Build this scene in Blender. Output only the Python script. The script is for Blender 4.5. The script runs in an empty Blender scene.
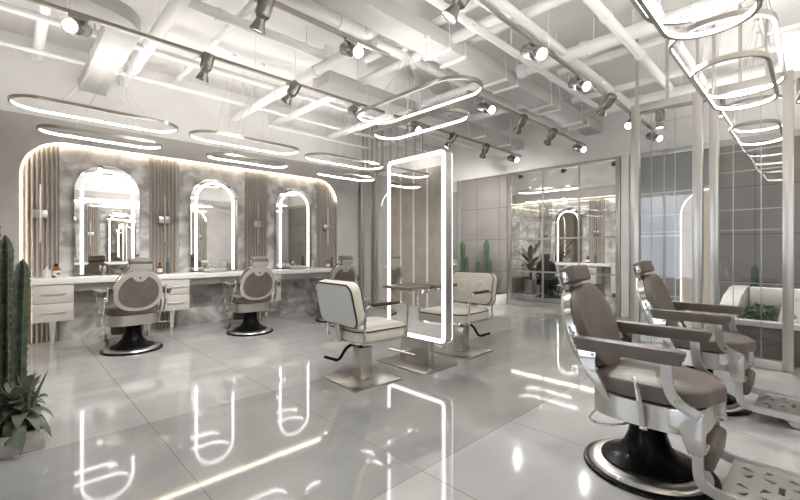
import bpy, bmesh, math, random
from mathutils import Vector, Matrix, Euler
random.seed(7)
PI = math.pi
sc = bpy.context.scene
COL = sc.collection

# ------------------------------------------------------------------ materials
def mat(name, color=(.8, .8, .8), rough=.5, metal=0.0, spec=.5, emit=None, estr=0.0, trans=0.0, ior=1.45, coat=0.0, alpha=1.0):
    m = bpy.data.materials.new(name); m.use_nodes = True
    b = m.node_tree.nodes['Principled BSDF']
    b.inputs['Base Color'].default_value = (*color, 1)
    b.inputs['Roughness'].default_value = rough
    b.inputs['Metallic'].default_value = metal
    b.inputs['Specular IOR Level'].default_value = spec
    b.inputs['IOR'].default_value = ior
    b.inputs['Transmission Weight'].default_value = trans
    b.inputs['Coat Weight'].default_value = coat
    b.inputs['Alpha'].default_value = alpha
    if emit:
        b.inputs['Emission Color'].default_value = (*emit, 1)
        b.inputs['Emission Strength'].default_value = estr
    return m

def nt(m):
    n = m.node_tree.nodes; l = m.node_tree.links
    return n, l, n['Principled BSDF']

def noise_color(m, c1, c2, scale=3.0, detail=6, lo=.35, hi=.65, stretch=(1, 1, 1), dist=0.0, bump=0.0, bscale=None):
    n, l, b = nt(m)
    tc = n.new('ShaderNodeTexCoord'); mp = n.new('ShaderNodeMapping')
    mp.inputs['Scale'].default_value = stretch
    l.new(tc.outputs['Object'], mp.inputs['Vector'])
    t = n.new('ShaderNodeTexNoise'); t.inputs['Scale'].default_value = scale
    t.inputs['Detail'].default_value = detail; t.inputs['Distortion'].default_value = dist
    l.new(mp.outputs['Vector'], t.inputs['Vector'])
    r = n.new('ShaderNodeValToRGB')
    r.color_ramp.elements[0].position = lo; r.color_ramp.elements[0].color = (*c1, 1)
    r.color_ramp.elements[1].position = hi; r.color_ramp.elements[1].color = (*c2, 1)
    l.new(t.outputs['Fac'], r.inputs['Fac']); l.new(r.outputs['Color'], b.inputs['Base Color'])
    if bump:
        t2 = t
        if bscale:
            t2 = n.new('ShaderNodeTexNoise'); t2.inputs['Scale'].default_value = bscale
            l.new(mp.outputs['Vector'], t2.inputs['Vector'])
        bp = n.new('ShaderNodeBump'); bp.inputs['Strength'].default_value = bump
        bp.inputs['Distance'].default_value = .01
        l.new(t2.outputs['Fac'], bp.inputs['Height']); l.new(bp.outputs['Normal'], b.inputs['Normal'])
    return m

FILL = 30.0  # strength of the fill glow added on the ring tops
M = {}
M['white'] = noise_color(mat('white_plaster', rough=.7), (.80, .785, .765), (.85, .84, .82), 2.0)
M['ceil'] = noise_color(mat('ceiling_plaster', rough=.8), (.72, .705, .69), (.79, .775, .76), 1.2)
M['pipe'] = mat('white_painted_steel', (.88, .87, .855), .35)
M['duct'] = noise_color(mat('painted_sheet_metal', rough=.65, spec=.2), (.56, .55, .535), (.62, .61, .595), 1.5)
M['grey'] = noise_color(mat('grey_plaster', rough=.6), (.47, .445, .425), (.54, .515, .495), 2.5)
M['marble'] = noise_color(mat('grey_cloudy_marble', rough=.3), (.30, .285, .27), (.70, .685, .665), 4.5, 12, .36, .68, dist=.6)
M['flute'] = noise_color(mat('fluted_oak', rough=.5), (.325, .29, .26), (.365, .33, .30), 6, 5, stretch=(8, 8, .6))
M['backpanel'] = noise_color(mat('greige_wall_panel', rough=.5), (.31, .285, .265), (.36, .335, .31), 5)
M['cream'] = mat('cream_trim', (.72, .66, .56), .45)
M['cabinet'] = mat('cream_lacquer', (.62, .59, .545), .35)
M['counter'] = mat('white_solid_surface', (.88, .875, .865), .25)
M['chrome'] = mat('polished_steel', (.60, .585, .56), .14, 1.0)
M['satin'] = mat('satin_nickel', (.57, .55, .525), .28, 1.0)
M['frame'] = mat('champagne_metal', (.55, .525, .49), .28, .85)
M['bronze'] = mat('grey_bronze_metal', (.42, .395, .36), .28, .95)
M['spotmetal'] = mat('dark_nickel', (.30, .285, .265), .25, 1.0)
M['leather'] = noise_color(mat('taupe_leather', rough=.42), (.14, .118, .103), (.168, .143, .126), 8, bump=.05, bscale=220)
M['shell'] = mat('champagne_lacquer', (.53, .51, .475), .25, .35)
M['black'] = mat('black_gloss', (.005, .005, .005), .26, 0, .14)
M['blackleather'] = mat('black_leather', (.02, .019, .018), .4)
M['ivory'] = noise_color(mat('ivory_leather', rough=.4), (.66, .625, .545), (.70, .665, .585), 6, bump=.03, bscale=180)
M['ivoryback'] = mat('pale_grey_back_cloth', (.60, .60, .575), .6)
M['piping'] = mat('black_piping', (.02, .02, .02), .4)
M['wood'] = noise_color(mat('dark_walnut', rough=.35), (.055, .02, .013), (.095, .036, .022), 10, 5, stretch=(1, 8, 8))
M['mirror'] = mat('mirror_silver', (.88, .88, .87), .0, 1.0)
M['porcelain'] = mat('white_porcelain', (.85, .85, .84), .12)
M['amber'] = mat('amber_glass', (.22, .06, .01), .06, 0, .6)
M['paper'] = mat('paper_label', (.75, .72, .66), .6)
M['darkcap'] = mat('dark_cap', (.02, .02, .02), .4)
M['greybottle'] = mat('grey_bottle', (.11, .112, .118), .35)
M['clear'] = mat('clear_bottle_glass', (.82, .84, .84), .06, 0, .6, alpha=.55)
M['led'] = mat('white_led', (1, 1, 1), .5, emit=(1.0, .985, .955), estr=4.5)
M['ledm'] = mat('white_mirror_led', (1, 1, 1), .5, emit=(1.0, .985, .96), estr=1.5)
M['ledw'] = mat('warm_led', (1, 1, 1), .5, emit=(1.0, .87, .67), estr=12.0)
M['fill_glow'] = mat('added_fill_glow', (1, 1, 1), .5, emit=(1.0, .975, .94), estr=FILL)  # these three: added fill glow for the ceiling, unseen from below
M['fill_glow_right'] = mat('added_fill_glow_right', (1, 1, 1), .5, emit=(1.0, .975, .94), estr=FILL*1.25)
M['fill_glow_mid'] = mat('added_fill_glow_mid', (1, 1, 1), .5, emit=(1.0, .975, .94), estr=FILL*.6)
M['leddim'] = mat('dim_warm_led', (1, 1, 1), .5, emit=(1.0, .87, .67), estr=.6)
M['lens'] = mat('spot_lens', (1, 1, 1), .3, emit=(1.0, .98, .94), estr=2.5)
M['cactus'] = noise_color(mat('cactus_skin', rough=.55), (.05, .068, .045), (.12, .14, .10), 22)
M['cactus2'] = noise_color(mat('bright_cactus_skin', rough=.5), (.05, .085, .052), (.10, .14, .09), 14)
M['palecactus'] = noise_color(mat('mottled_cactus_skin', rough=.55), (.05, .10, .05), (.35, .38, .28), 40, 3, .5, .6)
M['spine'] = mat('cactus_spines', (.30, .26, .18), .6)
M['leaf'] = noise_color(mat('grey_green_leaf', rough=.5), (.085, .11, .075), (.18, .20, .15), 9)
M['palm'] = noise_color(mat('olive_palm_leaf', rough=.5), (.14, .13, .08), (.23, .215, .15), 6)
M['grass'] = mat('dry_grass', (.26, .23, .13), .6)
M['moss'] = noise_color(mat('dark_hedge_leaf', rough=.6), (.02, .05, .02), (.07, .14, .05), 25)
M['planter'] = noise_color(mat('pale_concrete', rough=.7), (.42, .40, .385), (.50, .48, .46), 14, bump=.15, bscale=60)
M['soil'] = noise_color(mat('soil', rough=.9), (.03, .022, .016), (.07, .05, .04), 30)
M['brownbox'] = mat('taupe_lacquer', (.19, .155, .135), .3)
M['pad'] = mat('grey_pad', (.42, .40, .385), .5)

def floor_mat():
    m = mat('glossy_marble_tile', rough=.05, spec=.9); n, l, b = nt(m)
    b.inputs['IOR'].default_value = 1.75
    tc = n.new('ShaderNodeTexCoord'); sp = n.new('ShaderNodeSeparateXYZ')
    l.new(tc.outputs['Object'], sp.inputs[0])
    def math_(op, a, bb=None):
        k = n.new('ShaderNodeMath'); k.operation = op
        for i, v in enumerate((a, bb)):
            if v is None: continue
            if isinstance(v, (int, float)): k.inputs[i].default_value = v
            else: l.new(v, k.inputs[i])
        return k.outputs[0]
    def joint(coord, off, period, w):
        t = math_('DIVIDE', math_('SUBTRACT', coord, off), period)
        fr = math_('FRACT', t)
        d = math_('MULTIPLY', math_('MINIMUM', fr, math_('SUBTRACT', 1.0, fr)), period)
        return math_('LESS_THAN', d, w)
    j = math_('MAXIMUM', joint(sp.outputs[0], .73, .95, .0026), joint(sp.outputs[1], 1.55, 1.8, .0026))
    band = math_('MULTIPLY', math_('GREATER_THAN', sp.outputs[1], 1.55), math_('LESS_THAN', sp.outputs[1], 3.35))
    t = n.new('ShaderNodeTexNoise'); t.inputs['Scale'].default_value = 1.3; t.inputs['Detail'].default_value = 8
    t.inputs['Distortion'].default_value = 1.2
    mp = n.new('ShaderNodeMapping'); mp.inputs['Scale'].default_value = (.6, 1.6, 1); mp.inputs['Rotation'].default_value = (0, 0, .3)
    l.new(tc.outputs['Object'], mp.inputs[0]); l.new(mp.outputs[0], t.inputs['Vector'])
    r = n.new('ShaderNodeValToRGB')
    r.color_ramp.elements[0].position = .3; r.color_ramp.elements[0].color = (.42, .42, .415, 1)
    r.color_ramp.elements[1].position = .65; r.color_ramp.elements[1].color = (.51, .508, .50, 1)
    l.new(t.outputs['Fac'], r.inputs['Fac'])
    def mix(f, a, c):
        k = n.new('ShaderNodeMix'); k.data_type = 'RGBA'
        l.new(f, k.inputs['Factor']); l.new(a, k.inputs['A']); k.inputs['B'].default_value = (*c, 1)
        return k
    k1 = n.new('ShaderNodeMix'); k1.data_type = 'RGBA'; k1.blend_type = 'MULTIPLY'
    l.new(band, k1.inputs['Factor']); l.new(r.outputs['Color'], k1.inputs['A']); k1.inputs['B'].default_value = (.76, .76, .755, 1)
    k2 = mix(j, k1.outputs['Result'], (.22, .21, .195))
    l.new(k2.outputs['Result'], b.inputs['Base Color'])
    return m
M['floor'] = floor_mat()

def tile_mat():
    m = mat('grey_stone_tile', rough=.3); n, l, b = nt(m)
    tc = n.new('ShaderNodeTexCoord'); sp = n.new('ShaderNodeSeparateXYZ'); cb = n.new('ShaderNodeCombineXYZ')
    l.new(tc.outputs['Object'], sp.inputs[0]); l.new(sp.outputs[1], cb.inputs[0]); l.new(sp.outputs[2], cb.inputs[1])
    br = n.new('ShaderNodeTexBrick'); br.offset = 0; br.inputs['Scale'].default_value = 1
    br.inputs['Brick Width'].default_value = .65; br.inputs['Row Height'].default_value = .75
    br.inputs['Mortar Size'].default_value = .006; br.inputs['Mortar Smooth'].default_value = 0
    br.inputs['Color1'].default_value = (.29, .27, .255, 1); br.inputs['Color2'].default_value = (.31, .29, .272, 1)
    br.inputs['Mortar'].default_value = (.13, .12, .112, 1)
    l.new(cb.outputs[0], br.inputs['Vector'])
    t = n.new('ShaderNodeTexNoise'); t.inputs['Scale'].default_value = 2; t.inputs['Detail'].default_value = 8
    l.new(tc.outputs['Object'], t.inputs['Vector'])
    k = n.new('ShaderNodeMix'); k.data_type = 'RGBA'; k.blend_type = 'OVERLAY'; k.inputs['Factor'].default_value = .3
    l.new(br.outputs['Color'], k.inputs['A']); l.new(t.outputs['Fac'], k.inputs['B'])
    hs = n.new('ShaderNodeHueSaturation'); hs.inputs['Saturation'].default_value = 1.0
    l.new(k.outputs['Result'], hs.inputs['Color']); l.new(hs.outputs['Color'], b.inputs['Base Color'])
    return m
M['tile'] = tile_mat()

def glass_mat(name, refl=.08, tint=(.96, .97, .965)):
    m = bpy.data.materials.new(name); m.use_nodes = True
    n = m.node_tree.nodes; l = m.node_tree.links; n.clear()
    o = n.new('ShaderNodeOutputMaterial'); mx = n.new('ShaderNodeMixShader')
    tr = n.new('ShaderNodeBsdfTransparent'); tr.inputs[0].default_value = (*tint, 1)
    gl = n.new('ShaderNodeBsdfGlossy'); gl.inputs['Roughness'].default_value = .01
    lw = n.new('ShaderNodeLayerWeight'); lw.inputs['Blend'].default_value = .35
    ad = n.new('ShaderNodeMath'); ad.operation = 'MULTIPLY_ADD'; ad.inputs[1].default_value = .28; ad.inputs[2].default_value = refl
    l.new(lw.outputs['Fresnel'], ad.inputs[0]); l.new(ad.outputs[0], mx.inputs[0])
    l.new(tr.outputs[0], mx.inputs[1]); l.new(gl.outputs[0], mx.inputs[2]); l.new(mx.outputs[0], o.inputs[0])
    return m
M['glass'] = glass_mat('partition_glass', .045)
M['winglass'] = glass_mat('window_glass', .02, (.98, .99, 1))
M['glassmirror'] = mat('grey_tinted_mirror', (.33, .325, .345), .12, .22)

# ------------------------------------------------------------------ mesh builder
class B:
    def __init__(s): s.bm = bmesh.new()
    def _bev(s, verts, bev, seg=2):
        if bev <= 0: return
        es = {e for v in verts for e in v.link_edges}
        bmesh.ops.bevel(s.bm, geom=list(es), offset=bev, segments=seg, profile=.5, affect='EDGES', clamp_overlap=True)
    def box(s, x0, x1, y0, y1, z0, z1, bev=0, seg=2):
        mt = Matrix.Translation(((x0+x1)/2, (y0+y1)/2, (z0+z1)/2)) @ Matrix.Diagonal((abs(x1-x0), abs(y1-y0), abs(z1-z0), 1))
        r = bmesh.ops.create_cube(s.bm, size=1, matrix=mt); s._bev(r['verts'], bev, seg); return s
    def rbox(s, c, size, rot=(0, 0, 0), bev=0, seg=2):
        mt = Matrix.Translation(c) @ Euler(rot).to_matrix().to_4x4() @ Matrix.Diagonal((*size, 1))
        r = bmesh.ops.create_cube(s.bm, size=1, matrix=mt); s._bev(r['verts'], bev, seg); return s
    def rings(s, rings, closed_ring=True, cap=True, loop=False):
        R = [[s.bm.verts.new(p) for p in r] for r in rings]
        n = len(R[0]); m = len(R)
        for i in range(m if loop else m-1):
            a, b = R[i], R[(i+1) % m]
            for j in range(n if closed_ring else n-1):
                k = (j+1) % n
                try: s.bm.faces.new((a[j], a[k], b[k], b[j]))
                except ValueError: pass
        if cap and not loop and closed_ring:
            for r in (R[0], R[-1]):
                try: s.bm.faces.new(r)
                except ValueError: pass
        return s
    def cyl(s, p, q, r, r2=None, seg=16, cap=True):
        p, q = Vector(p), Vector(q); r2 = r if r2 is None else r2
        return s.tube([p, q], [r, r2], seg, cap=cap)
    def tube(s, pts, r, seg=8, closed=False, cap=True):
        pts = [Vector(p) for p in pts]; n = len(pts)
        rs = r if isinstance(r, (list, tuple)) else [r]*n
        tan = []
        for i in range(n):
            if closed: t = pts[(i+1) % n]-pts[i-1]
            else: t = pts[min(i+1, n-1)]-pts[max(i-1, 0)]
            tan.append(t.normalized())
        u = tan[0].orthogonal().normalized(); R = []
        for i in range(n):
            if i:
                q = tan[i-1].rotation_difference(tan[i]); u = (q @ u).normalized()
            w = tan[i].cross(u)
            R.append([pts[i]+(u*math.cos(2*PI*k/seg)+w*math.sin(2*PI*k/seg))*rs[i] for k in range(seg)])
        return s.rings(R, loop=closed, cap=cap)
    def lathe(s, prof, c=(0, 0, 0), seg=32, sx=1, sy=1):
        R = [[(c[0]+max(r, 1e-4)*math.cos(2*PI*k/seg)*sx, c[1]+max(r, 1e-4)*math.sin(2*PI*k/seg)*sy, c[2]+z) for k in range(seg)] for r, z in prof]
        return s.rings(R)
    def prism(s, pts, fn, d0, d1, bev=0):
        """outline pts (a,b) mapped by fn(a,b,d)"""
        lo = [s.bm.verts.new(fn(a, b, d0)) for a, b in pts]; hi = [s.bm.verts.new(fn(a, b, d1)) for a, b in pts]
        n = len(pts); s.bm.faces.new(lo); s.bm.faces.new(hi)
        for i in range(n): s.bm.faces.new((lo[i], lo[(i+1) % n], hi[(i+1) % n], hi[i]))
        if bev:
            es = [e for v in lo+hi for e in v.link_edges if (e.verts[0] in lo) == (e.verts[1] in lo)]
            bmesh.ops.bevel(s.bm, geom=list(set(es)), offset=bev, segments=2, profile=.5, affect='EDGES', clamp_overlap=True)
        return s
    def loft(s, outline, levels, fn=None):
        """levels: (inset, z); outline (a,b) scaled about its centre by inset distance approx"""
        ca = sum(p[0] for p in outline)/len(outline); cb = sum(p[1] for p in outline)/len(outline)
        R = []
        for ins, z in levels:
            ring = []
            for a, b in outline:
                v = Vector((a-ca, b-cb)); L = v.length
                k = max(L-ins, .0005)/L
                p = (ca+v.x*k, cb+v.y*k, z)
                ring.append(fn(*p) if fn else p)
            R.append(ring)
        return s.rings(R)
    def sphere(s, c, r, sc=(1, 1, 1), u=16, v=10):
        mt = Matrix.Translation(c) @ Matrix.Diagonal((*sc, 1))
        bmesh.ops.create_uvsphere(s.bm, u_segments=u, v_segments=v, radius=r, matrix=mt); return s
    def sweep(s, path, nrm, a0, a1, z0, z1, closed=True):
        R = []
        for p, n in zip(path, nrm):
            p = Vector(p); n = Vector(n)
            R.append([p+n*a0+Vector((0, 0, z0)), p+n*a1+Vector((0, 0, z0)), p+n*a1+Vector((0, 0, z1)), p+n*a0+Vector((0, 0, z1))])
        return s.rings(R, loop=closed)
    def xf(s, mtx):
        bmesh.ops.transform(s.bm, matrix=mtx, verts=s.bm.verts); return s

def obj(name, b, m, parent=None, label=None, cat=None, group=None, kind=None, loc=None, ang=35):
    bm = b.bm
    bmesh.ops.recalc_face_normals(bm, faces=bm.faces)
    lim = math.radians(ang)
    for f in bm.faces: f.smooth = True
    for e in bm.edges:
        if len(e.link_faces) == 2 and e.calc_face_angle(0) > lim: e.smooth = False
    me = bpy.data.meshes.new(name); bm.to_mesh(me); bm.free()
    me.materials.append(M[m] if isinstance(m, str) else m)
    o = bpy.data.objects.new(name, me); COL.objects.link(o)
    if parent: o.parent = parent
    if loc: o.location = loc
    tag(o, label, cat, group, kind); return o

def tag(o, label=None, cat=None, group=None, kind=None):
    if label: o['label'] = label
    if cat: o['category'] = cat
    if group: o['group'] = group
    if kind: o['kind'] = kind
    return o

def thing(name, loc, label, cat, group=None, rz=0):
    o = bpy.data.objects.new(name, None); COL.objects.link(o)
    o.empty_display_size = .1; o.location = loc; o.rotation_euler = (0, 0, rz)
    return tag(o, label, cat, group)

def dup(root, loc, rz=None, label=None, group=None):
    r = root.copy(); COL.objects.link(r); r.location = loc
    if rz is not None: r.rotation_euler = (0, 0, rz)
    if label: r['label'] = label
    if group: r['group'] = group
    for ch in list(root.children):
        c = ch.copy(); COL.objects.link(c); c.parent = r
        for g in list(ch.children):
            d = g.copy(); COL.objects.link(d); d.parent = c
    return r

XY = lambda a, b, d: (a, b, d)

# ------------------------------------------------------------------ setting
YL, XF, ZB, ZC, XR = 7.2, 8.33, 3.03, 4.05, 11.8     # left wall, far wall, band top, ceiling, back-room wall
def struct(name, b, m, label, parent=None): return obj(name, b, m, parent, label, 'wall' if 'wall' in name else name.split('_')[0], None, 'structure')

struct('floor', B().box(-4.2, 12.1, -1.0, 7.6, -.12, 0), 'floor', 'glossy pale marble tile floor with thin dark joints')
struct('ceiling', B().box(-4.2, 12.1, -1.0, 7.6, ZC, ZC+.12), 'ceil', 'white ceiling slab above the pipes and ducts')

NU0, NU1, NZ, NR = .10, 5.10, 2.73, .48
def niche_outline(u0, u1, zt, r, e0, e1, top, n=10, round0=True, round1=True):
    p = [(e0, 0), (u0, 0)]
    if round0: p += [(u0+r-r*math.cos(k*PI/2/n), zt-r+r*math.sin(k*PI/2/n)) for k in range(n+1)]
    else: p += [(u0, zt)]
    if round1: p += [(u1-r+r*math.sin(k*PI/2/n), zt-r+r*math.cos(k*PI/2/n)) for k in range(n+1)]
    else: p += [(u1, zt)]
    p += [(u1, 0), (e1, 0), (e1, top), (e0, top)]
    q = []
    for a in p:
        if not q or (abs(a[0]-q[-1][0])+abs(a[1]-q[-1][1])) > 1e-6: q.append(a)
    return q
LW = lambda u, z, v: (u, YL-v, z)            # left wall frame: u along x, v out of the wall
RW = lambda u, z, v: (XR-v, u, z)            # back-room wall frame: u along y

struct('wall_left', B().prism(niche_outline(NU0, NU1, NZ, NR, -.35, XF+.1, ZB), LW, -.09, 0), 'grey', 'grey left wall around the arched styling niche')
struct('wall_left_top', B().box(-.35, 12.0, YL-.0, YL+.15, ZB, ZC), 'white', 'white upper band of the left wall')
struct('wall_left_recess', B().box(-.2, 5.4, YL+.085, YL+.15, 0, ZB), 'grey', 'grey back of the styling niche')
struct('wall_left_beyond', B().box(XF+.1, 12.0, YL, YL+.15, 0, ZB), 'grey', 'grey side wall of the room behind the glass')
# planter-side stub wall
struct('wall_side', B().box(-.35, -.15, 3.25, YL, 0, ZB), 'backpanel', 'greige panelled side wall behind the cacti')
struct('wall_side_top', B().box(-.35, -.15, 3.25, YL, ZB, ZC), 'white', 'white upper part of the panelled side wall')
for i in range(9):
    y = 3.32+.41*i+.08
    struct('trim_%d' % (i+1), B().box(-.15, -.135, y-.022, y+.022, 0, ZB), 'cream', 'slim cream upright strip on the panelled side wall, number %s from the planter end' % ['first','second','third','fourth','fifth','sixth','seventh','eighth','ninth'][i])
struct('wall_corner', B().box(-4.2, -.35, 4.7, 4.9, 0, ZC), 'white', 'white cross wall left of the camera')
# walls with windows behind the camera
def window_wall(name, fn, u0, u1, openings, z0, z1, label, label2):
    b = B(); us = [u0]
    for a, c in openings: us += [a, c]
    us.append(u1)
    for i in range(0, len(us), 2): b.prism([(us[i], 0), (us[i+1], 0), (us[i+1], ZC), (us[i], ZC)], fn, 0, .2)
    for a, c in openings:
        b.prism([(a, 0), (c, 0), (c, z0), (a, z0)], fn, 0, .2); b.prism([(a, z1), (c, z1), (c, ZC), (a, ZC)], fn, 0, .2)
    struct(name, b, 'white', label)
    global WN
    for k, (a, c) in enumerate(openings):
        WN += 1
        fb = B()
        for q in ([(a, z0), (a+.07, z0), (a+.07, z1), (a, z1)], [(c-.07, z0), (c, z0), (c, z1), (c-.07, z1)],
                  [(a+.07, z0), (c-.07, z0), (c-.07, z0+.07), (a+.07, z0+.07)], [(a+.07, z1-.07), (c-.07, z1-.07), (c-.07, z1), (a+.07, z1)],
                  [((a+c)/2-.03, z0+.07), ((a+c)/2+.03, z0+.07), ((a+c)/2+.03, z1-.07), ((a+c)/2-.03, z1-.07)]):
            fb.prism(q, fn, .06, .14)
        w = struct('window_%d' % WN, fb, 'bronze', label2[k])
        obj('pane', B().prism([(a+.07, z0+.07), (c-.07, z0+.07), (c-.07, z1-.07), (a+.07, z1-.07)], fn, .095, .105), 'winglass', w)
WN = 0
YR = -.80
OW = lambda u, z, v: (u, YR+v, z)            # opposite styling wall, just outside the right edge of the view
struct('wall_right', B().prism(niche_outline(NU0, NU1, NZ, NR, -4.2, 12.1, ZB), OW, -.09, 0), 'grey', 'grey right-hand wall with the second styling niche')
struct('wall_right_recess', B().box(-4.2, 12.1, YR-.15, YR-.085, 0, ZB), 'grey', 'grey back of the right-hand styling niche')
struct('wall_right_top', B().box(-4.2, 12.1, YR-.15, YR, ZB, ZC), 'white', 'white upper band of the right-hand wall')
window_wall('wall_rear', lambda u, z, v: (-4.0-v, u, z), -.95, 4.9, [(-.75, .5), (2.35, 4.6)], .3, 3.1, 'white rear wall with windows',
            ['tall window in the rear wall, right behind the camera', 'tall window in the rear wall beyond the cactus wall'])

# far wall (x = XF)
FW = lambda u, z, v: (XF-v, u, z)
struct('wall_back_top', B().box(XF-.0, XF+.15, YR, YL, ZB, ZC), 'white', 'white upper band of the far wall')
struct('wall_back', B().box(XF, XF+.1, 4.98, 6.30, 0, ZB), 'tile', 'grey stone tiled panel of the far wall behind the tall cacti')
struct('wall_back_end', B().box(XF, XF+.1, 6.36, YL, 0, ZB), 'grey', 'grey end of the far wall in the left corner')
struct('trim_10', B().box(XF-.03, XF+.1, 6.30, 6.42, 0, ZB), 'frame', 'pale metal edge trim left of the grey tiled panel')
struct('wall_back_column', B().box(XF-.02, XF+.12, 2.42, 2.56, 0, ZB), 'white', 'light column right of the glass shop front')
struct('wall_back_right', B().box(XF, XF+.1, YR, 1.16, 0, 2.93), 'tile', 'grey stone tiled wall behind the wash unit')
struct('trim_11', B().box(XF-.01, XF+.1, YR, 1.16, 2.93, ZB), 'frame', 'metal top rail over the tiled wash wall')

def glazed(name, fn, u0, u1, zt, post, vs, hs, label, cat='glass partition', glass='glass', depth=.08, rail_b=.10, rail_t=.09, bar=.022):
    r = thing(name, fn((u0+u1)/2, 0, 0), label, cat)
    inv = Vector(r.location)
    def F(u, z, v): return tuple(Vector(fn(u, z, v))-inv)
    for a, c in ((u0, u0+post), (u1-post, u1)):
        obj('post', B().prism([(a, 0), (c, 0), (c, zt), (a, zt)], F, -depth/2, depth/2, .004), 'frame', r)
    obj('rail', B().prism([(u0+post, zt-rail_t), (u1-post, zt-rail_t), (u1-post, zt), (u0+post, zt)], F, -depth/2, depth/2, .003), 'frame', r)
    obj('rail', B().prism([(u0+post, 0), (u1-post, 0), (u1-post, rail_b), (u0+post, rail_b)], F, -depth/2, depth/2, .003), 'frame', r)
    obj('pane', B().prism([(u0+post, rail_b), (u1-post, rail_b), (u1-post, zt-rail_t), (u0+post, zt-rail_t)], F, -.004, .004), glass, r)
    for v in vs: obj('mullion', B().prism([(v-bar/2, rail_b), (v+bar/2, rail_b), (v+bar/2, zt-rail_t), (v-bar/2, zt-rail_t)], F, -bar/2, bar/2), 'frame', r)
    ed = [u0+post]+sorted(vs)+[u1-post]
    for z in hs:
        b = B()
        for i in range(len(ed)-1):
            a = ed[i]+(bar/2 if i else 0); c = ed[i+1]-(bar/2 if i < len(ed)-2 else 0)
            b.prism([(a, z-bar/2), (c, z-bar/2), (c, z+bar/2), (a, z+bar/2)], F, -bar/2, bar/2)
        obj('glazing_bar', b, 'frame', r)
    return r
glazed('glass_screen', FW, 2.57, 4.97, ZB-.005, .08, [4.12, 3.35], [.77, 1.50, 2.27], 'gridded glass shop front of the room with the palm', rail_t=.07, bar=.035)
glazed('mirror_screen', FW, 1.17, 2.41, ZB-.005, .05, [1.86], [.77, 1.50, 2.27], 'framed tinted mirror wall seen through the first glass screen', 'mirror', 'glassmirror', depth=.06, rail_t=.09, rail_b=.1, bar=.02)

PW = lambda u, z, v: (5.74-v, u, z)
P1 = glazed('glass_screen', PW, .90, 1.64, 3.08, .095, [1.42, 1.17], [.69, .91, 1.47, 1.675, 2.82], 'metal framed glass screen behind the second front barber chair', bar=.008)
P2 = glazed('glass_screen', PW, .15, .84, 3.08, .085, [.63, .40], [.894, 1.466, 1.69, 2.11, 2.33], 'metal framed glass screen in front of the wash unit, rightmost', bar=.008)
P3 = glazed('glass_screen', PW, 6.74, 7.19, 3.02, .06, [], [], 'slim glass screen standing against the left wall past the niche', bar=.008)
P4 = glazed('glass_screen', PW, 5.25, 6.70, 3.02, .07, [6.2, 5.7], [], 'glass screen behind the left edge of the standing mirror', bar=.008)
def rods(p, ys, zt):
    for y in ys: obj('hanger_rod', B().box(-.016, .016, y-p.location.y-.016, y-p.location.y+.016, zt, ZC), 'frame', p)
rods(P1, [1.58, 1.25, .95], 3.08); rods(P2, [.80, .57, .35], 3.08); rods(P3, [7.1, 6.95, 6.8], 3.02); rods(P4, [6.64, 6.45, 6.2, 6.0, 5.75, 5.5, 5.3], 3.02)

# back room shell
struct('wall_room', B().prism(niche_outline(2.0, 7.0, NZ, NR, 1.0, YL, ZB, round0=False, round1=False), RW, -.09, 0), 'grey', 'grey wall of the room behind the glass')
struct('wall_room_top', B().box(XR, XR+.15, YR, YL, ZB, ZC), 'white', 'white upper band of the room behind the glass')
struct('wall_room_recess', B().box(XR+.085, XR+.15, YR, YL, 0, ZB), 'grey', 'grey niche back in the room behind the glass')
struct('wall_room_side', B().box(XF+.12, XR, 1.0, 1.15, 0, ZC), 'white', 'white divider at the right of the room behind the glass')

# ------------------------------------------------------------------ styling wall modules
def flute_panel(fn, u0, u1, z0, z1, name, label):
    n = 8; w = (u1-u0)/n; pts = [(u0, 0)]
    for i in range(n):
        for k in range(7):
            t = k/6
            pts.append((u0+w*i+w*(.06+.88*t), .006+.026*math.sin(PI*t)**.8))
    pts.append((u1, 0))
    b = B(); b.prism(pts, lambda a, c, d: fn(a, d, c-.083), z0, z1)
    struct(name, b, 'flute', label)

def arch_pts(u, w, z0, zt, n=18):
    r = w/2
    return [(u-r, z0), (u+r, z0)]+[(u+r*math.cos(k*PI/n), zt-r+r*math.sin(k*PI/n)) for k in range(n+1)]

def arch_mirror(fn, u, label, group):
    base = fn(u, .90, 0); o = thing('arched_mirror', base, label, 'mirror', group); inv = Vector(base)
    F = lambda a, c, d: tuple(Vector(fn(a, c, d))-inv)
    w, z0, zt = .78, .905, 2.48
    obj('backing', B().prism(arch_pts(u, w-.04, z0, zt-.02), F, -.06, -.02), 'satin', o)
    obj('glass', B().prism(arch_pts(u, w, z0, zt), F, -.02, .0), 'mirror', o)
    # LED band, inset arch
    r = w/2-.085; n = 24
    path = [(u+r, z0+.005), (u+r, zt-.085-r)]+[(u+r*math.cos(k*PI/n), zt-.085-r+r*math.sin(k*PI/n)) for k in range(1, n)]+[(u-r, zt-.085-r), (u-r, z0+.005)]
    pts3 = []; R = []
    cz = zt-.085-r
    for a, c in path:
        d = Vector((a-u, max(c-cz, 0))).normalized() if c > cz else Vector((1 if a > u else -1, 0))
        R.append([F(a-d.x*.019, c-d.y*.019, .001), F(a+d.x*.019, c+d.y*.019, .001), F(a+d.x*.019, c+d.y*.019, .012), F(a-d.x*.019, c-d.y*.019, .012)])
    obj('light_band', B().rings(R), 'ledm', o)
    return o

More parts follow.
